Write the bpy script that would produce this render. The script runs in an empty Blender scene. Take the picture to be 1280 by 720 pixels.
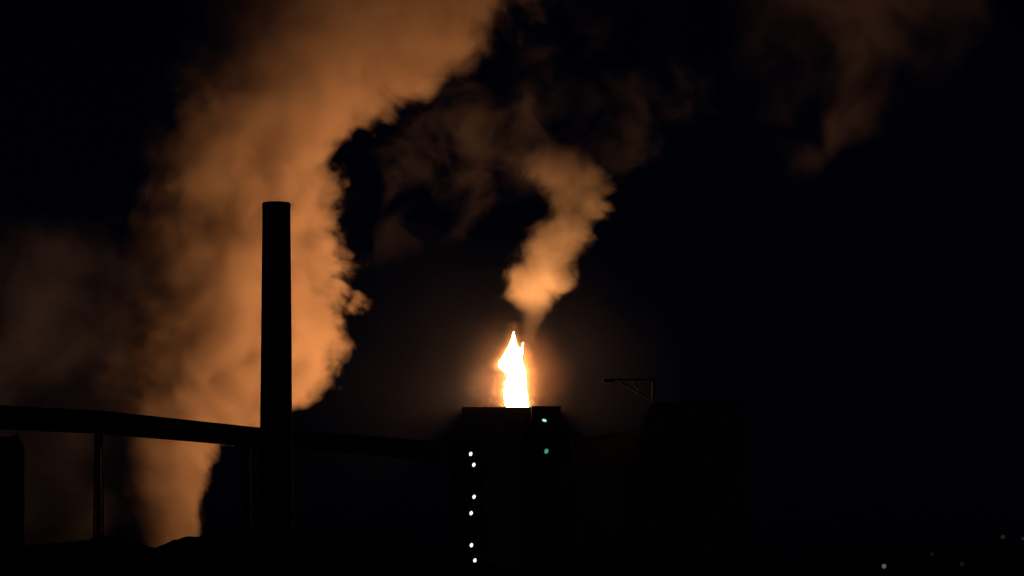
import bpy, bmesh, math, random
from mathutils import Vector, Matrix, noise as mnoise

random.seed(7)
scene = bpy.context.scene
COL = scene.collection

# ------------------------------------------------------------------ camera
CAM_Z, HORIZON, FPX = 8.0, 700.0, 3555.0
cam_data = bpy.data.cameras.new('camera')
cam_data.sensor_width = 36.0
cam_data.lens = 36.0 * FPX / 1280.0
cam_data.shift_y = (HORIZON - 360.0) / 1280.0
cam_data.clip_start = 1.0
cam_data.clip_end = 20000.0
cam = bpy.data.objects.new('camera', cam_data)
COL.objects.link(cam)
cam.location = (0, 0, CAM_Z)
cam.rotation_euler = (math.radians(90), 0, 0)
scene.camera = cam

# ------------------------------------------------------------------ night sky and moon
MOON_EL, MOON_AZ = math.radians(35), math.radians(200)
world = bpy.data.worlds.new('World')
scene.world = world
world.use_nodes = True
wn = world.node_tree
bg = wn.nodes['Background']
sky = wn.nodes.new('ShaderNodeTexSky')
sky.sky_type = 'NISHITA'
sky.sun_disc = False
sky.sun_elevation = MOON_EL
sky.sun_rotation = MOON_AZ
tint = wn.nodes.new('ShaderNodeMix')
tint.data_type = 'RGBA'
tint.blend_type = 'MULTIPLY'
tint.inputs[0].default_value = 1.0
wn.links.new(sky.outputs['Color'], tint.inputs[6])
tint.inputs[7].default_value = (0.45, 0.55, 1.9, 1)
wn.links.new(tint.outputs[2], bg.inputs['Color'])
bg.inputs['Strength'].default_value = 0.00012
moon = bpy.data.lights.new('moon', 'SUN')
moon.energy = 0.014
moon.angle = math.radians(0.5)
moon.color = (0.8, 0.88, 1.0)
moon_o = bpy.data.objects.new('moon', moon)
COL.objects.link(moon_o)
moon_o.rotation_euler = (math.radians(90) - MOON_EL, 0, math.radians(20))
moon_o.location = (0, -50, 200)

vs = scene.view_settings
vs.view_transform = 'Standard'
vs.look = 'None'
vs.exposure = 0.0
vs.gamma = 1.0
vs.use_curve_mapping = False
cy = scene.cycles
cy.use_denoising = True
cy.volume_bounces = 2
cy.max_bounces = 6
cy.diffuse_bounces = 2
cy.volume_max_steps = 256
cy.sample_clamp_indirect = 4.0
cy.caustics_reflective = False
cy.caustics_refractive = False


# ------------------------------------------------------------------ helpers
def P(px, py, Y):
    """World point that the photograph shows at (px, py), at distance Y."""
    return Vector(((px - 640.0) / FPX * Y, Y, CAM_Z + (HORIZON - py) / FPX * Y))


def obj(name, bm, mat, parent=None, smooth=False, loc=None):
    me = bpy.data.meshes.new(name)
    if loc is not None:
        bmesh.ops.translate(bm, verts=bm.verts, vec=-Vector(loc))
    bmesh.ops.recalc_face_normals(bm, faces=bm.faces)
    bm.to_mesh(me)
    bm.free()
    o = bpy.data.objects.new(name, me)
    COL.objects.link(o)
    if mat is not None:
        me.materials.append(mat)
    if smooth:
        me.shade_smooth()
    if loc is not None:
        o.location = loc
    if parent is not None:
        o.parent = parent
    return o


def thing(name, label, cat, loc, group=None):
    o = bpy.data.objects.new(name, None)
    COL.objects.link(o)
    o.empty_display_size = 1.0
    o.location = loc
    return tag(o, label, cat, group)


def tag(o, label=None, cat=None, group=None, kind=None):
    if label:
        o['label'] = label
    if cat:
        o['category'] = cat
    if group:
        o['group'] = group
    if kind:
        o['kind'] = kind
    return o


def box(bm, x0, x1, y0, y1, z0, z1):
    v = [bm.verts.new((x, y, z)) for z in (z0, z1) for x, y in ((x0, y0), (x1, y0), (x1, y1), (x0, y1))]
    for f in ((0, 1, 2, 3), (4, 5, 6, 7), (0, 1, 5, 4), (1, 2, 6, 5), (2, 3, 7, 6), (3, 0, 4, 7)):
        bm.faces.new([v[i] for i in f])


def bar(bm, a, b, w, h=None):
    """A square bar from a to b."""
    h = h or w
    a, b = Vector(a), Vector(b)
    d = (b - a).normalized()
    up = Vector((0, 0, 1)) if abs(d.z) < 0.95 else Vector((0, 1, 0))
    s = d.cross(up).normalized() * w / 2
    u = s.cross(d).normalized() * h / 2
    v = [bm.verts.new(p + i * s + j * u) for p in (a, b) for i, j in ((-1, -1), (1, -1), (1, 1), (-1, 1))]
    for f in ((0, 1, 2, 3), (4, 5, 6, 7), (0, 1, 5, 4), (1, 2, 6, 5), (2, 3, 7, 6), (3, 0, 4, 7)):
        bm.faces.new([v[i] for i in f])


def loft(bm, rings, cap=True):
    vr = [[bm.verts.new(p) for p in r] for r in rings]
    for a, b in zip(vr, vr[1:]):
        n = len(a)
        for i in range(n):
            bm.faces.new((a[i], a[(i + 1) % n], b[(i + 1) % n], b[i]))
    if cap:
        bm.faces.new(list(reversed(vr[0])))
        bm.faces.new(vr[-1])


def ring(cx, cy_, z, rx, ry, n=32, ph=0.0):
    return [Vector((cx + rx * math.cos(2 * math.pi * i / n + ph), cy_ + ry * math.sin(2 * math.pi * i / n + ph), z)) for i in range(n)]


def ball(bm, c, r, sz=1.0):
    bmesh.ops.create_icosphere(bm, subdivisions=2, radius=r, matrix=Matrix.Translation(c) @ Matrix.Diagonal((1, 1, sz, 1)))


class N:
    """Small node builder."""
    def __init__(self, mat):
        mat.use_nodes = True
        self.t = mat.node_tree
        self.t.nodes.clear()
        self.out = self.t.nodes.new('ShaderNodeOutputMaterial')

    def link(self, a, b):
        self.t.links.new(a, b)

    def inp(self, sock, v):
        if isinstance(v, bpy.types.NodeSocket):
            self.link(v, sock)
        else:
            sock.default_value = v

    def math(self, op, a, b=0.0, c=None, clamp=False):
        n = self.t.nodes.new('ShaderNodeMath')
        n.operation = op
        n.use_clamp = clamp
        self.inp(n.inputs[0], a)
        self.inp(n.inputs[1], b)
        if c is not None:
            self.inp(n.inputs[2], c)
        return n.outputs[0]

    def pos(self):
        n = self.t.nodes.new('ShaderNodeTexCoord')
        s = self.t.nodes.new('ShaderNodeSeparateXYZ')
        self.link(n.outputs['Object'], s.inputs[0])
        return n.outputs['Object'], s.outputs[0], s.outputs[1], s.outputs[2]

    def noise(self, vec, scale, detail=4.0, rough=0.55, dist=0.0, stretch=None, shift=None):
        if stretch or shift:
            m = self.t.nodes.new('ShaderNodeMapping')
            self.link(vec, m.inputs['Vector'])
            if stretch:
                m.inputs['Scale'].default_value = stretch
            if shift:
                m.inputs['Location'].default_value = shift
            vec = m.outputs[0]
        n = self.t.nodes.new('ShaderNodeTexNoise')
        self.link(vec, n.inputs['Vector'])
        n.inputs['Scale'].default_value = scale
        n.inputs['Detail'].default_value = detail
        n.inputs['Roughness'].default_value = rough
        n.inputs['Distortion'].default_value = dist
        return n.outputs['Fac']

    def ramp(self, v, a, b, lo=0.0, hi=1.0, smooth=True):
        n = self.t.nodes.new('ShaderNodeMapRange')
        n.interpolation_type = 'SMOOTHSTEP' if smooth else 'LINEAR'
        self.inp(n.inputs['Value'], v)
        self.inp(n.inputs['From Min'], a)
        self.inp(n.inputs['From Max'], b)
        self.inp(n.inputs['To Min'], lo)
        self.inp(n.inputs['To Max'], hi)
        return n.outputs[0]

    def curve(self, v, pts):
        """pts: (x, value), x in 0..1; values are normalised inside and scaled back."""
        lo = min(p[1] for p in pts)
        hi = max(p[1] for p in pts)
        k = (hi - lo) or 1.0
        n = self.t.nodes.new('ShaderNodeFloatCurve')
        c = n.mapping.curves[0]
        while len(c.points) < len(pts):
            c.points.new(0.5, 0.5)
        for q, (x, y) in zip(c.points, pts):
            q.location = (x, (y - lo) / k)
            q.handle_type = 'AUTO_CLAMPED'
        n.mapping.update()
        self.link(v, n.inputs['Value'])
        return self.math('MULTIPLY_ADD', n.outputs[0], k, lo)


def surf(name, color, rough=0.9, var=0.35, scale=0.6, metal=0.0, bump=0.3):
    """Weathered matt surface: noise-mottled base colour with a little bump."""
    m = bpy.data.materials.new(name)
    n = N(m)
    v, *_ = n.pos()
    f = n.noise(v, scale, 6.0, 0.65)
    mix = n.t.nodes.new('ShaderNodeMix')
    mix.data_type = 'RGBA'
    n.link(f, mix.inputs[0])
    mix.inputs[6].default_value = tuple(c * (1 - var) for c in color) + (1,)
    mix.inputs[7].default_value = tuple(c * (1 + var) for c in color) + (1,)
    b = n.t.nodes.new('ShaderNodeBsdfPrincipled')
    n.link(mix.outputs[2], b.inputs['Base Color'])
    b.inputs['Roughness'].default_value = rough
    b.inputs['Metallic'].default_value = metal
    b.inputs['Specular IOR Level'].default_value = 0.03
    bp = n.t.nodes.new('ShaderNodeBump')
    bp.inputs['Strength'].default_value = bump
    n.link(n.noise(v, scale * 6, 3.0), bp.inputs['Height'])
    n.link(bp.outputs[0], b.inputs['Normal'])
    n.link(b.outputs[0], n.out.inputs['Surface'])
    return m


def glow(name, color, strength):
    m = bpy.data.materials.new(name)
    n = N(m)
    e = n.t.nodes.new('ShaderNodeEmission')
    e.inputs['Color'].default_value = (*color, 1)
    e.inputs['Strength'].default_value = strength
    n.link(e.outputs[0], n.out.inputs['Surface'])
    return m


def smoke_out(n, mat, dens, color, aniso=0.0, step=1.0):
    v = n.t.nodes.new('ShaderNodeVolumePrincipled')
    v.inputs['Color'].default_value = (*color, 1)
    n.inp(v.inputs['Density'], dens)
    v.inputs['Anisotropy'].default_value = aniso
    n.link(v.outputs[0], n.out.inputs['Volume'])
    mat.cycles.volume_step_rate = step
    mat.cycles.volume_sampling = 'MULTIPLE_IMPORTANCE'


M_SOOT = surf('sooty_concrete', (0.022, 0.021, 0.02), 0.95, 0.4, 0.25)
M_CONC = surf('stained_concrete', (0.09, 0.085, 0.08), 0.95, 0.35, 0.2)
M_STEEL = surf('rusty_steel', (0.016, 0.013, 0.012), 0.95, 0.4, 0.8)
M_SHEET = surf('dull_sheet_metal', (0.04, 0.04, 0.04), 0.9, 0.3, 0.3)
M_COAL = surf('coal', (0.010, 0.010, 0.010), 0.9, 0.4, 0.8, bump=0.8)
M_GROUND = surf('yard_dirt', (0.05, 0.045, 0.04), 1.0, 0.4, 0.08)
M_BARK = surf('bark', (0.05, 0.04, 0.03), 1.0, 0.3, 3.0)
M_LEAF = surf('leaf', (0.03, 0.045, 0.02), 0.9, 0.3, 1.0, bump=0.0)

# ------------------------------------------------------------------ ground
bm = bmesh.new()
bmesh.ops.create_grid(bm, x_segments=20, y_segments=20, size=6000)
g = obj('ground', bm, M_GROUND)
g.location = (0, 3000, 0)
tag(g, kind='structure')

# ------------------------------------------------------------------ flame on the coal tower
FY = 399.0
FLAME = [  # py, left, right
    (513, 634, 661), (509, 633, 661.5), (504, 630.5, 661.5), (498, 629.5, 660.5), (493, 628.5, 659.5), (485, 630, 658), (477, 631.5, 657.5),
    (471, 634, 658), (467, 633.5, 658), (463.5, 628, 657.5), (460, 624, 656.5), (456, 622.2, 655), (452, 623.5, 653.5), (447, 627, 653),
    (442, 630, 652.5), (437, 632.8, 650.5), (432, 635.5, 647), (427, 638, 645.6), (422, 639.6, 644.6), (417, 641, 643.2), (415.5, 641.8, 642.6)]
TONGUE = [(446, 646, 653), (441, 648, 654), (437, 650, 654), (433.5, 651, 654.4), (430.5, 652.2, 655), (428.5, 653.8, 655)]


def flame_mesh(grow=0.0, dy=0.0):
    bm = bmesh.new()
    for prof, lift in ((FLAME, 0), (TONGUE, 0)):
        rings = []
        for k, (py, l, r) in enumerate(prof):
            a, b = P(l - grow, py, FY), P(r + grow, py, FY)
            rx = max((b.x - a.x) / 2 - 0.10, 0.04)
            z = a.z - (grow * 0.11 if k == 0 else 0) + (grow * 0.11 if k == len(prof) - 1 else 0)
            w = 0.35 * math.sin(z * 0.9)
            rings.append([p + Vector((0.10 * mnoise.noise(p * 2.1), 0.2 * mnoise.noise(p * 0.9 + Vector((5, 0, 0))), 0)) for p in ring((a.x + b.x) / 2, FY + w, z, rx, rx * 0.9 + 0.02, 24)])
        loft(bm, rings)
    return bm


flame = thing('flame', 'tall white hot flame burning at the top of the coal tower', 'flame', P(647, 511, FY))
FC = (1.0, 0.40, 0.12)
m_flame = glow('burning_gas', FC, 490.0)
fo = obj('flame_core', flame_mesh(), m_flame, flame, True, None)
fo.parent = flame
fo.matrix_parent_inverse = Matrix.Translation(-flame.location)
# soft bloom round the burning core, painted as emission that fades outwards
m_bloom = bpy.data.materials.new('flame_edge_bloom')
n = N(m_bloom)
v, x, y, z = n.pos()
zb, ztip = P(0, 513, FY).z, P(0, 400, FY).z
t = n.math('DIVIDE', n.math('SUBTRACT', z, zb), ztip - zb, clamp=True)
GP = FLAME + [(408, 642, 642.4), (400, 642, 642.4)]
tt = [(P(0, q[0], FY).z - zb) / (ztip - zb) for q in GP]
L = n.curve(t, [(a, P(q[1], 0, FY).x) for a, q in zip(tt, GP)])
R = n.curve(t, [(a, P(q[2], 0, FY).x) for a, q in zip(tt, GP)])
c = n.math('MULTIPLY', n.math('ADD', L, R), 0.5)
r = n.math('MULTIPLY', n.math('SUBTRACT', R, L), 0.5)
dx, dy = n.math('SUBTRACT', x, c), n.math('SUBTRACT', y, FY)
e = n.math('SUBTRACT', n.math('SQRT', n.math('ADD', n.math('MULTIPLY', dx, dx), n.math('MULTIPLY', dy, dy))), r)
fall = n.math('EXPONENT', n.math('MULTIPLY', n.math('MAXIMUM', e, 0.0), -2.3))
fall = n.math('MULTIPLY', fall, n.ramp(e, 2.0, 1.2))
fall = n.math('MULTIPLY', fall, n.curve(t, [(0, 1), (0.7, 0.8), (0.86, 0.45), (1, 0)]))
fall = n.math('MULTIPLY', fall, n.ramp(n.noise(v, 0.9, 3.0), 0.3, 0.7, 0.6, 1.2))
vol = n.t.nodes.new('ShaderNodeEmission')
vol.inputs['Color'].default_value = (1.0, 0.40, 0.10, 1)
n.link(n.math('MULTIPLY', fall, 0.6), vol.inputs['Strength'])
n.link(vol.outputs[0], n.out.inputs['Volume'])
m_bloom.cycles.volume_step_rate = 0.35
bm = bmesh.new()
rings = []
for py, l, r_ in GP:
    a, b = P(l, py, FY), P(r_, py, FY)
    rings.append(ring((a.x + b.x) / 2, FY, a.z, (b.x - a.x) / 2 + 2.1, (b.x - a.x) / 2 + 2.1, 24))
loft(bm, rings)
mo = obj('flame_bloom', bm, m_bloom, flame, True)
mo.matrix_parent_inverse = Matrix.Translation(-flame.location)

# ------------------------------------------------------------------ smoke


def smoke_column(name, label, profile, depth, dens, amp, edge_r, edge_l, nscale, color=(0.86, 0.80, 0.76), detail=6.0, holes=None, hole_scale=0.05,
                 yratio=0.8, step=0.25, z_fade=None, margin=1.5, stretch=None, shift=None, cat='smoke plume', rough=0.55, warp=0.4, group='smoke plumes', aniso=0.0, billow=None, edge_z=None):
    """A rising body of smoke. profile: (py, left px, right px) from bottom to top; depth(py) its distance.
    Its density is a fractal-edged column round that axis, inside a closed lofted hull."""
    rows = []
    for py, l, r in profile:
        Y = depth(py)
        a, b = P(l, py, Y), P(r, py, Y)
        rows.append((a.z, a.x, b.x, Y))
    z0, z1 = rows[0][0], rows[-1][0]
    base = Vector(((rows[0][1] + rows[0][2]) / 2, rows[0][3], z0))
    m = bpy.data.materials.new(name)
    n = N(m)
    v, x, y, z = n.pos()
    t = n.math('DIVIDE', z, z1 - z0, clamp=True)
    tt = [(q[0] - z0) / (z1 - z0) for q in rows]
    L = n.curve(t, [(a, q[1] - base.x) for a, q in zip(tt, rows)])
    R = n.curve(t, [(a, q[2] - base.x) for a, q in zip(tt, rows)])
    Yc = n.curve(t, [(a, q[3] - base.y) for a, q in zip(tt, rows)])
    c = n.math('MULTIPLY', n.math('ADD', L, R), 0.5)
    r = n.math('MULTIPLY', n.math('SUBTRACT', R, L), 0.5)
    u = n.math('DIVIDE', n.math('SUBTRACT', x, c), r)
    w = n.math('DIVIDE', n.math('SUBTRACT', y, Yc), n.math('MULTIPLY', r, yratio))
    d = n.math('SQRT', n.math('ADD', n.math('MULTIPLY', u, u), n.math('MULTIPLY', w, w)))
    f = n.noise(v, nscale, detail, rough, warp, stretch, shift)
    s = n.math('ADD', n.math('SUBTRACT', 1.0, d), n.math('MULTIPLY', n.math('SUBTRACT', f, 0.5), amp * 2))
    if billow:  # rounded lobes like a cauliflower, pushed about by a little noise
        bs, ba, bd = billow
        nz = n.t.nodes.new('ShaderNodeTexNoise')
        n.link(v, nz.inputs['Vector'])
        nz.inputs['Scale'].default_value = bs * 1.3
        nz.inputs['Detail'].default_value = 3.0
        vm = n.t.nodes.new('ShaderNodeVectorMath')
        vm.operation = 'MULTIPLY_ADD'
        n.link(nz.outputs['Color'], vm.inputs[0])
        vm.inputs[1].default_value = (0.8 / bs,) * 3
        n.link(v, vm.inputs[2])
        vo = n.t.nodes.new('ShaderNodeTexVoronoi')
        vo.feature = 'F1'
        n.link(vm.outputs[0], vo.inputs['Vector'])
        vo.inputs['Scale'].default_value = bs
        vo.inputs['Detail'].default_value = bd
        vo.inputs['Roughness'].default_value = 0.5
        s = n.math('ADD', s, n.math('MULTIPLY', n.math('SUBTRACT', 0.62, vo.outputs['Distance']), ba))
    edge = n.ramp(u, -0.6, 0.8, edge_l, edge_r, False)
    if edge_z:
        edge = n.math('MULTIPLY', edge, n.curve(t, edge_z))
    dn = n.math('MULTIPLY', n.ramp(s, 0.0, edge), dens)
    if holes:
        h = n.noise(v, hole_scale, 4.0, 0.6, 0.5, stretch, (13.1, 4.7, 2.2))
        dn = n.math('MULTIPLY', dn, n.ramp(h, holes[0], holes[1], holes[2], 1.0))
    if z_fade:
        dn = n.math('MULTIPLY', dn, n.curve(t, z_fade))
    smoke_out(n, m, dn, color, aniso, step)
    bm = bmesh.new()
    rings = []
    for (zz, xl, xr, Y) in rows:
        rr = (xr - xl) / 2 * margin + 0.8
        rings.append([p + Vector((mnoise.noise(p * 0.12), mnoise.noise(p * 0.12 + Vector((9, 0, 0))), 0)) * rr * 0.06
                      for p in ring((xl + xr) / 2, Y, zz, rr, rr * max(yratio, 0.3), 28)])
    loft(bm, rings)
    o = obj(name, bm, m, None, True, base)
    return tag(o, label, cat, group)


MAIN = [(726, 172, 254), (690, 166, 256), (650, 158, 262), (600, 146, 266), (560, 134, 294), (530, 120, 340), (500, 104, 408), (465, 100, 434), (430, 98, 452),
        (380, 108, 460), (330, 140, 461), (270, 150, 452), (215, 160, 437), (180, 166, 452), (145, 174, 512), (105, 182, 585), (60, 194, 640), (0, 204, 668), (-90, 220, 710), (-150, 235, 730)]
smoke_column('smoke_plume', 'huge orange lit smoke column rising behind the tall chimney', MAIN, lambda py: 419 + 8 * math.exp(-((py - 370) / 180) ** 2) - 9 * max(0.0, min(1.0, (py - 520) / 120)),
             0.38, 0.78, 0.24, 1.25, 0.060, step=0.15, color=(0.92, 0.81, 0.77), detail=7.0, rough=0.70, warp=0.6, billow=(0.19, 0.30, 2.0),
             z_fade=[(0, 1), (0.5, 1), (0.72, 1.0), (0.85, 0.8), (1, 0.5)], edge_z=[(0, 1), (0.55, 1), (0.7, 1.8), (0.8, 2.6), (1, 3)])

FLARE = [(440, 654, 664), (415, 650, 674), (398, 648, 688), (380, 634, 700), (352, 620, 728), (320, 632, 736), (284, 652, 756), (250, 676, 774), (228, 652, 780), (210, 640, 766), (178, 650, 730)]
smoke_column('smoke_plume', 'small bright orange puff of smoke leaning right above the flame', FLARE, lambda py: 409 + (400 - py) * 0.03,
             0.12, 1.05, 0.40, 0.6, 0.13, detail=8.0, rough=0.66, warp=0.7, yratio=0.6, step=0.2, billow=(0.32, 0.28, 1.0),
             z_fade=[(0, 0.0), (0.06, 0.10), (0.13, 0.16), (0.20, 0.40), (0.32, 1.0), (0.75, 0.8), (0.9, 0.35), (1, 0.0)])

LEFT = [(720, -60, 190), (600, -80, 200), (520, -90, 200), (430, -100, 200), (350, -100, 185), (300, -100, 165), (262, -90, 140)]
smoke_column('smoke_plume', 'dim brown bank of smoke low at the left edge, beside the huge column', LEFT, lambda py: 404,
             0.055, 0.9, 0.8, 0.8, 0.06, color=(0.6, 0.66, 0.9), holes=(0.34, 0.66, 0.12), hole_scale=0.06, yratio=0.2, z_fade=[(0, 1), (0.75, 1), (1, 0.0)])

RIGHT = [(240, 975, 1020), (205, 950, 1050), (160, 935, 1130), (110, 925, 1210), (60, 915, 1255), (0, 905, 1275), (-80, 890, 1290)]
smoke_column('smoke_plume', 'faint thin smoke drifting high in the black sky, far right of the flame', RIGHT, lambda py: 425,
             0.024, 0.8, 0.8, 0.8, 0.08, color=(0.75, 0.72, 0.8), holes=(0.38, 0.66, 0.0), hole_scale=0.09, yratio=0.5, z_fade=[(0, 0.5), (0.3, 1), (1, 1)], detail=7.0)

MID = [(340, 430, 520), (290, 425, 590), (240, 420, 700), (190, 430, 860), (130, 470, 890), (70, 580, 890), (0, 640, 880), (-60, 660, 860)]
smoke_column('smoke_plume', 'dark ragged wisps of smoke between the huge column and the small puff', MID, lambda py: 424,
             0.016, 0.9, 0.5, 0.5, 0.13, color=(0.75, 0.72, 0.8), holes=(0.47, 0.62, 0.0), hole_scale=0.13, yratio=0.25, z_fade=[(0, 0.2), (0.3, 0.8), (0.6, 1), (0.8, 0.5), (1, 0.3)],
             detail=8.0, rough=0.65, warp=0.9, step=0.2)

DARK = [(720, 40, 125), (650, 36, 120), (600, 42, 112), (570, 52, 100), (545, 60, 90)]
smoke_column('smoke_plume', 'black blurred smoke between the stepped roof building and the first conveyor support', DARK, lambda py: 390,
             0.35, 0.8, 1.2, 1.2, 0.12, color=(0.02, 0.02, 0.02), yratio=0.6, z_fade=[(0, 1), (0.6, 0.7), (1, 0.0)])

# thin smoke hanging round the flame, which its light makes glow
HC, HR = P(600, 480, 400), Vector((31.0, 18.0, 25.0))
m_haze = bpy.data.materials.new('thin_smoke')
n = N(m_haze)
v, x, y, z = n.pos()
q = [n.math('MULTIPLY', n.math('DIVIDE', a, r), n.math('DIVIDE', a, r)) for a, r in ((x, HR.x), (y, HR.y), (z, HR.z))]
d = n.math('SQRT', n.math('ADD', n.math('ADD', q[0], q[1]), q[2]))
dn = n.math('MULTIPLY', n.curve(d, [(0, 1.0), (0.08, 0.6), (0.16, 0.22), (0.3, 0.10), (0.6, 0.075), (0.8, 0.04), (1, 0)]), n.ramp(n.noise(v, 0.06, 3.0), 0.3, 0.7, 0.5, 1.3))
smoke_out(n, m_haze, n.math('MULTIPLY', dn, 0.0025), (0.5, 0.58, 0.9), 0.0, 0.6)
bm = bmesh.new()
bmesh.ops.create_icosphere(bm, subdivisions=4, radius=1.0, matrix=Matrix.Diagonal((*HR, 1)))
hz = obj('thin_smoke', bm, m_haze, None, True)
hz.location = HC
tag(hz, 'thin glowing smoke hanging in the air around the flame', 'smoke', kind='stuff')

# denser smoke added close round the flame, tinted warm to paint its glow
r0 = Vector((9.0, 11.0, 10.0))
m_near = bpy.data.materials.new('glow_smoke')
n = N(m_near)
v, x, y, z = n.pos()
q = [n.math('MULTIPLY', n.math('DIVIDE', a, r), n.math('DIVIDE', a, r)) for a, r in ((x, r0.x), (y, r0.y), (z, r0.z))]
d = n.math('SQRT', n.math('ADD', n.math('ADD', q[0], q[1]), q[2]))
dn = n.math('MULTIPLY', n.curve(d, [(0, 1.0), (0.2, 0.75), (0.4, 0.38), (0.6, 0.17), (0.8, 0.06), (1, 0)]), n.ramp(n.noise(v, 0.2, 4.0), 0.3, 0.7, 0.35, 1.5))
smoke_out(n, m_near, n.math('MULTIPLY', dn, 0.0036), (0.92, 0.62, 0.48), 0.0, 0.4)
bm = bmesh.new()
bmesh.ops.create_icosphere(bm, subdivisions=4, radius=1.0, matrix=Matrix.Diagonal((*r0, 1)))
hz = obj('warm_glow_smoke', bm, m_near, None, True)
hz.location = P(645, 472, FY)
tag(hz, 'warm orange glow of smoke close around the burning flame', 'smoke', kind='stuff')

# ------------------------------------------------------------------ coal tower
TY = 392.0


def px_x(px, Y):
    return (px - 640.0) / FPX * Y


def px_z(py, Y):
    return CAM_Z + (HORIZON - py) / FPX * Y


tower = thing('coal_tower', 'massive dark concrete coal tower with the flame at its top', 'tower', (px_x(640, TY), TY, 0))
TI = Matrix.Translation(-tower.location)


def part(name, bm, mat, parent, smooth=False):
    o = obj(name, bm, mat, parent, smooth)
    o.matrix_parent_inverse = Matrix.Translation(-parent.location) if parent.parent is None else parent.matrix_parent_inverse.copy() @ Matrix()
    return o


def sub(name, bm, mat, parent, smooth=False):
    """A sub-part: its parent sits at the thing's own frame already."""
    o = obj(name, bm, mat, parent, smooth)
    return o


zt = px_z(512, TY)
x0, x1, xm = px_x(580, TY), px_x(700, TY), px_x(664, TY)
bm = bmesh.new()
box(bm, x0, x1, TY, TY + 20, 0, zt)
for k in range(1, 6):  # pilasters on the front
    xx = x0 + (xm - x0) * k / 6
    box(bm, xx - 0.25, xx + 0.25, TY - 0.3, TY - 0.002, 0, zt - 1.2)
wall = part('wall', bm, M_CONC, tower)
bm = bmesh.new()  # parapet all round the roof
zp = px_z(508.8, TY)
for a in ((x0 - 0.3, xm, TY - 0.3, TY - 0.003), (x1 - 0.3, x1, TY + 0.3, TY + 19.7), (x0 - 0.3, x0, TY, TY + 20), (x0, x1, TY + 20, TY + 20.3)):
    box(bm, *a, zt - 0.5 if a[2] < TY else zt + 0.003, zp)
part('parapet', bm, M_CONC, tower)
bm = bmesh.new()
box(bm, xm, x1 + 0.05, TY - 3.0, TY - 0.003, 0, px_z(507.5, TY - 3))
hb = part('hoist_house', bm, M_SHEET, tower)
for (lx, ly, w, h, mat) in ((680.5, 525.5, 6, 3.4, glow('floodlight_glow', (0.45, 1.0, 0.82), 0.9)), (683, 564, 5, 6.5, glow('window_glow', (0.18, 0.62, 0.48), 0.42))):
    Yl = TY - 3.15
    bm = bmesh.new()
    c = P(lx, ly, Yl)
    s = Yl / FPX
    bmesh.ops.create_icosphere(bm, subdivisions=2, radius=1, matrix=Matrix.Translation(c) @ Matrix.Rotation(0.35, 4, 'Y') @ Matrix.Diagonal((w * s / 2, 0.1, h * s / 2, 1)))
    lens = part('lamp', bm, mat, tower, True)
    bm = bmesh.new()
    box(bm, c.x - w * s * 0.7, c.x + w * s * 0.7, Yl, Yl + 0.148, c.z + h * s * 0.62, c.z + h * s * 0.8)
    part('lamp_hood', bm, M_STEEL, tower)
bm = bmesh.new()
loft(bm, [ring(P(647, 512, FY).x, FY, zt + 0.003, 1.6, 1.6), ring(P(647, 512, FY).x, FY, px_z(513.5, FY), 1.5, 1.5)])
part('burner_pipe', bm, M_STEEL, tower, False)

# inclined lean-to gallery from the tower down to the right, as a thing of its own
bm = bmesh.new()
GY = 386.0
pts = [(702, 531, 573), (737, 547, 590)]
rings = []
for px, t_, b_ in pts:
    rings.append([P(px, b_, GY), P(px, t_, GY), P(px, t_, GY) + Vector((0, 4, 0)), P(px, b_, GY) + Vector((0, 4, 0))])
loft(bm, rings)
o = obj('chute_gallery', bm, M_SHEET, None, False, P(702, 573, GY))
tag(o, 'dark sloping gallery leaning against the right side of the coal tower', 'gallery')

# ------------------------------------------------------------------ stair tower with lamps
SY = 388.0
st = thing('stair_tower', 'dark open stair tower with a zigzag row of small white lamps', 'stair tower', (px_x(584, SY), SY, 0))
xa, xb = px_x(568, SY), px_x(600, SY)
ya, yb = SY - 1.6, SY + 1.6
ztop = px_z(556, SY)
for xx in (xa, xb):
    for yy in (ya, yb):
        bm = bmesh.new()
        box(bm, xx - 0.14, xx + 0.14, yy - 0.14, yy + 0.14, 0, ztop)
        part('post', bm, M_STEEL, st)
nf = 8
for k in range(nf):
    za, zb = ztop * k / nf, ztop * (k + 1) / nf
    xs, xe = (xa + 0.5, xb - 0.5) if k % 2 == 0 else (xb - 0.5, xa + 0.5)
    bm = bmesh.new()
    bar(bm, (xs, SY - 0.8, za), (xe, SY - 0.8, zb), 0.9, 0.18)
    for yy in (-1.25, -0.35):
        bar(bm, (xs, SY + yy, za + 1.0), (xe, SY + yy, zb + 1.0), 0.06)
    part('stair_flight', bm, M_STEEL, st)
    bm = bmesh.new()
    box(bm, xa + 0.145, xb - 0.145, ya + 0.2, yb - 0.2, zb - 0.10, zb - 0.02)
    part('landing', bm, M_STEEL, st)
bm = bmesh.new()
box(bm, xa + 0.02, xb - 0.02, yb + 0.145, yb + 0.3, 0, ztop)
part('cladding', bm, M_SHEET, st)
m_lamp = glow('white_lamp_glow', (0.92, 0.97, 1.0), 1.6)
for lx, ly in ((588.4, 567.4), (592.3, 581), (592.6, 621), (589, 641.5), (589.3, 681.5), (593.6, 700.5)):
    Yl = SY - 2.2
    c = P(lx, ly, Yl)
    bm = bmesh.new()
    bmesh.ops.create_icosphere(bm, subdivisions=2, radius=1, matrix=Matrix.Translation(c) @ Matrix.Rotation(0.3, 4, 'Y') @ Matrix.Diagonal((0.22, 0.18, 0.29, 1)))
    lamp = part('lamp', bm, m_lamp, st, True)
    bm = bmesh.new()
    bar(bm, c + Vector((0, 0.2, 0.36)), c + Vector((0, 1.1, 0.36)), 0.07)
    part('lamp_arm', bm, M_STEEL, st)

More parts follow.
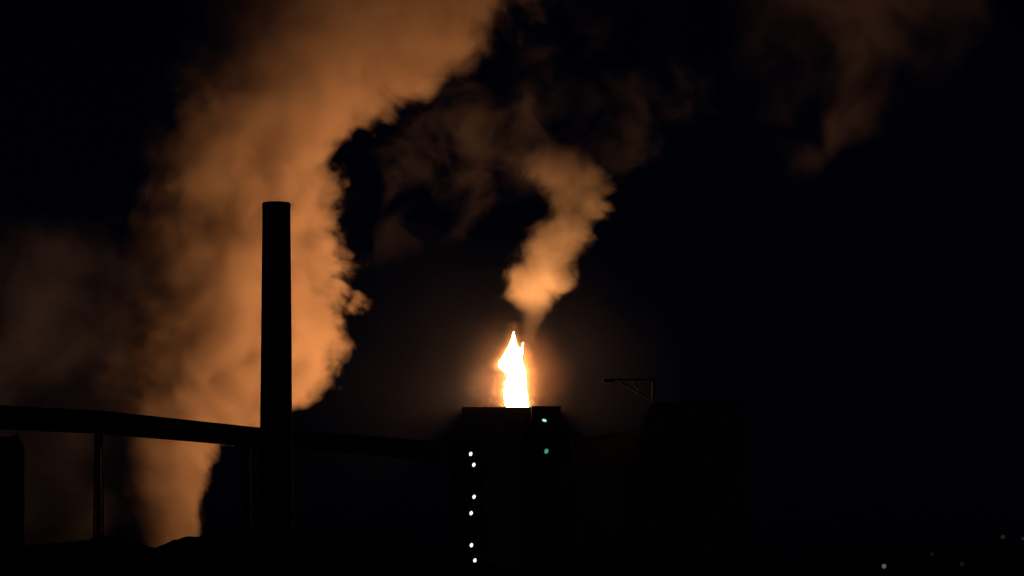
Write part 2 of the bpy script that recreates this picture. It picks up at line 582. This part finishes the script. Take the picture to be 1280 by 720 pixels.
# ------------------------------------------------------------------ chimney
CY = 240.0
ch = thing('chimney', 'tall black chimney standing in front of the huge smoke column', 'chimney', (px_x(345.5, CY), CY, 0))
cx = px_x(345.5, CY)
s = CY / FPX
bm = bmesh.new()
prof = [(0.0, 21.6 * s), (px_z(660, CY), 21.2 * s), (px_z(560, CY), 20.2 * s), (px_z(430, CY), 19.2 * s), (px_z(340, CY), 18.3 * s), (px_z(261, CY), 17.5 * s)]
loft(bm, [ring(cx - (0.6 * s if z < 20 else 0), CY, z, r, r, 48) for z, r in prof])
part('shaft', bm, M_SOOT, ch, True)
bm = bmesh.new()  # rim
zc = px_z(261, CY) + 0.003
loft(bm, [ring(cx, CY, zc, 17.9 * s, 17.9 * s, 48), ring(cx, CY, px_z(255, CY), 17.9 * s, 17.9 * s, 48), ring(cx, CY, px_z(253.6, CY), 17.0 * s, 17.0 * s, 48)])
part('rim', bm, M_SOOT, ch)
bm = bmesh.new()  # ladder with cage on the near side
for dx in (-0.25, 0.25):
    bar(bm, (cx + dx, CY - 21.9 * s - 0.25, 2.5), (cx + dx, CY - 17.6 * s - 0.25, zc - 0.2), 0.07)
for k in range(140):
    z = 2.7 + k * 0.3
    if z < zc - 0.3:
        yy = CY - 0.25 - s * (21.9 + (17.6 - 21.9) * (z - 2.5) / (zc - 2.7))
        bar(bm, (cx - 0.25, yy, z), (cx + 0.25, yy, z), 0.04)
part('ladder', bm, M_STEEL, ch)

# ------------------------------------------------------------------ conveyor gallery behind the chimney
gal = thing('conveyor_gallery', 'long dark conveyor gallery on thin supports, sloping down to the coal tower', 'conveyor', (px_x(306, 375), 375, 0))
GAL = [(-60, 504, 533, 366), (120, 512.5, 541, 370), (325, 534.5, 558.5, 375), (450, 544, 567, 379), (577, 554, 578, 390.2)]
bm = bmesh.new()
rings = []
for px, t_, b_, Y in GAL:
    a, b = P(px, t_ + 3, Y), P(px, b_, Y)
    rings.append([b, a, a + Vector((0.0, 3.2, 0)), b + Vector((0.0, 3.2, 0))])
loft(bm, rings)
part('gallery_body', bm, M_SHEET, gal)
bm = bmesh.new()  # lean-to roof falling to the back
rings = []
for px, t_, b_, Y in GAL:
    a = P(px, t_ + 2.9, Y) + Vector((0, 0, 0.01))
    r = P(px, t_, Y)
    rings.append([a + Vector((0, -0.2, 0)), Vector((r.x, Y - 0.2, r.z)), Vector((r.x, Y + 3.4, r.z - 0.2)), a + Vector((0, 3.4, -0.003))])
loft(bm, rings)
part('gallery_roof', bm, M_SHEET, gal)
for px, pt, w0, w1 in ((121.3, 541, 7.0, 9.0), (306.5, 557.5, 8.2, 11.5)):
    Y = 370 if px < 200 else (375 if px < 400 else 379)
    s = Y / FPX
    bm = bmesh.new()
    xt = px_x(px, Y)
    ztp = px_z(pt, Y) + 0.05
    for sx in (-1, 1):
        for yy in (Y + 0.3, Y + 2.9):
            bar(bm, (xt + sx * w1 * s / 2 * 1.5 - sx * 0.12, yy, 0), (xt + sx * w0 * s / 2 - sx * 0.12, yy, ztp), 0.24)
    nb = 7
    for k in range(nb):
        for yy in (Y + 0.3, Y + 2.9):
            za, zb = ztp * k / nb, ztp * (k + 1) / nb
            h = lambda z: (w1 * 1.5 + (w0 - w1 * 1.5) * z / ztp) * s / 2 - 0.12
            bar(bm, (xt - h(za), yy, za), (xt + h(zb), yy, zb), 0.12)
            bar(bm, (xt - h(zb), yy, zb), (xt + h(zb), yy, zb), 0.16)
            bar(bm, (xt + h(za), yy, za), (xt - h(zb), yy, zb), 0.12)
    box(bm, xt - w0 * s * 0.42, xt + w0 * s * 0.42, Y + 1.3, Y + 1.9, 0, ztp)  # column inside the bracing
    part('trestle', bm, M_STEEL, gal)

# ------------------------------------------------------------------ right of the tower: low plant building, jib on a block
BY = 382.0
bl = thing('plant_building', 'low dark plant building with a faintly pitched roof, right of the coal tower', 'building', (px_x(762, BY), BY, 0))
bm = bmesh.new()
z = px_z(546, BY)
box(bm, px_x(714, BY), px_x(808, BY), BY, BY + 14, 0, z)
part('wall', bm, M_CONC, bl)
bm = bmesh.new()
loft(bm, [[P(xx, 546, yy) + Vector((0, 0, 0.004)), P(xx, t, yy), P(xx2, t2, yy), P(xx2, 546, yy) + Vector((0, 0, 0.004))] for xx, t, xx2, t2, yy in
          ((738, 545.5, 809, 534, BY - 0.3), (738, 545.5, 809, 534, BY + 14.3))])
part('roof', bm, M_SHEET, bl)

JY = 376.0
tb = thing('transfer_house', 'tall black transfer house at the edge of the glow, right of the plant building', 'building', (px_x(870, JY), JY, 0))
bm = bmesh.new()
OUT = [(805, 760), (804, 533), (808.5, 516), (814, 506), (930, 506), (930, 760)]
loft(bm, [[P(px + (k if px < 900 else 0), py, JY) + Vector((0, dy, 0)) for px, py in OUT] for k, dy in ((0, 0), (11, 12))])
part('wall', bm, M_CONC, tb)
bm = bmesh.new()
loft(bm, [[P(px + (k if px < 900 else 0), py, JY) + Vector((0, dy, 0)) for px, py in ((813, 505.97), (818, 503), (927, 503), (931, 505.97))] for k, dy in ((0, -0.3), (11, 12.3))])
part('roof', bm, M_SHEET, tb)
jb = thing('jib_crane', 'thin black jib with a diagonal brace reaching left from the transfer house roof', 'crane', P(817, 503, JY + 2))
bm = bmesh.new()
bar(bm, P(817, 502.8, JY + 2), P(817, 473, JY + 2), 0.4)
part('mast', bm, M_STEEL, jb)
bm = bmesh.new()
bar(bm, P(756, 474.6, JY + 2), P(822, 474.6, JY + 2), 0.26, 0.26)
box(bm, P(755, 0, JY).x, P(768, 0, JY).x, JY + 1.7, JY + 2.3, px_z(477, JY), px_z(473, JY))
part('jib_arm', bm, M_STEEL, jb)
bm = bmesh.new()
bar(bm, P(774, 476, JY + 2), P(815, 501, JY + 2), 0.22)
bar(bm, P(792, 476, JY + 2), P(800, 490, JY + 2), 0.2)
part('brace', bm, M_STEEL, jb)

# ------------------------------------------------------------------ coal heap in front
HEAPY = 190.0
SKY = [(-80, 690), (60, 680), (138, 671), (160, 677), (185, 682.5), (203, 682), (218, 675), (228, 672.5), (245, 671), (262, 669), (275, 666), (300, 663), (345, 660), (400, 662),
       (450, 664), (480, 667), (520, 676), (560, 690), (600, 704), (680, 718), (760, 730)]


def skyline(px):
    for (a, ya_), (b, yb_) in zip(SKY, SKY[1:]):
        if a <= px <= b:
            return ya_ + (yb_ - ya_) * (px - a) / (b - a)
    return 730


bm = bmesh.new()
NX, NY = 150, 30
grid = []
for j in range(NY + 1):
    v_ = j / NY
    row = []
    for i in range(NX + 1):
        u_ = i / NX
        px = -80 + 840 * u_
        Yv = HEAPY - 14 + 28 * v_
        h = px_z(skyline(px), HEAPY)
        prof_ = 1 - abs(v_ - 0.5) * 2
        ef = min(1, min(u_, 1 - u_) * 14)
        p = Vector((px_x(px, HEAPY), Yv, 0))
        z = h * prof_ * ef + (0.22 * mnoise.fractal(p * 0.9, 0.9, 2.0, 4) * min(1, prof_ * 3) * ef)
        row.append(bm.verts.new((p.x, Yv, max(z, -0.05))))
    grid.append(row)
for a, b in zip(grid, grid[1:]):
    for i in range(NX):
        bm.faces.new((a[i], a[i + 1], b[i + 1], b[i]))
o = obj('coal_heap', bm, M_COAL, None, True, Vector((px_x(345, HEAPY), HEAPY, 0)))
tag(o, 'long black heap of coal across the bottom, in front of the chimney', 'coal heap')

# ------------------------------------------------------------------ dark shed at the left edge
DY = 265.0
sh = thing('shed', 'black building with a stepped roof cut off by the left edge', 'building', (px_x(0, DY), DY, 0))
bm = bmesh.new()
loft(bm, [[Vector((px_x(-70, DY), DY, z_)), Vector((px_x(30.5, DY), DY, z_)), Vector((px_x(26, DY + 9), DY + 9, z_)), Vector((px_x(-70, DY), DY + 9, z_))] for z_ in (0, px_z(556, DY))])
part('wall', bm, M_SHEET, sh)
bm = bmesh.new()
loft(bm, [[P(-72, 555.8, yy), P(31 - k, 555.8, yy), P(24.5 - k, 549 + k, yy), P(22 - k, 541.5 + k, yy), P(12 - k, 545.5 + k, yy), P(-72, 548 + k, yy)] for k, yy in ((0, DY - 0.3), (4, DY + 9.2))])
part('roof', bm, M_SHEET, sh)


# ------------------------------------------------------------------ far yard lamps at the right
def yard_lamp(px, py, Y, w, col, strength, label):
    s = Y / FPX
    c = P(px, py, Y)
    t = thing('yard_lamp', label, 'lamp post', (c.x, Y, 0), 'far yard lamps')
    bm = bmesh.new()
    loft(bm, [ring(c.x, Y, 0, 0.12, 0.12, 10), ring(c.x, Y, c.z + 0.6, 0.07, 0.07, 10)])
    bar(bm, (c.x, Y, c.z + 0.55), (c.x, Y - 0.9, c.z + 0.62), 0.08)
    part('pole', bm, M_STEEL, t)
    bm = bmesh.new()
    bmesh.ops.create_icosphere(bm, subdivisions=2, radius=1, matrix=Matrix.Translation(c + Vector((0, -0.9, 0.05))) @ Matrix.Diagonal((w * s / 2, w * s / 2, w * s / 2, 1)))
    part('lamp', bm, glow('yard_lamp_glow', col, strength), t, True)


yard_lamp(1104.5, 708, 760, 6.0, (0.62, 0.82, 0.66), 0.12, 'far yard lamp glowing pale green, low and brightest of the far lamps')
yard_lamp(1253, 671.5, 700, 6.0, (0.80, 0.80, 0.75), 0.014, 'dim grey yard lamp high near the right edge')
yard_lamp(1278, 673.5, 700, 4.0, (0.95, 0.55, 0.5), 0.022, 'dim reddish yard lamp cut by the right edge')
yard_lamp(1164, 693, 780, 5.0, (0.8, 0.8, 0.75), 0.006, 'barely visible yard lamp just right of the pale green one')
yard_lamp(1202, 705, 780, 6.0, (0.9, 0.75, 0.6), 0.007, 'barely visible brownish yard lamp between the green and the grey ones')
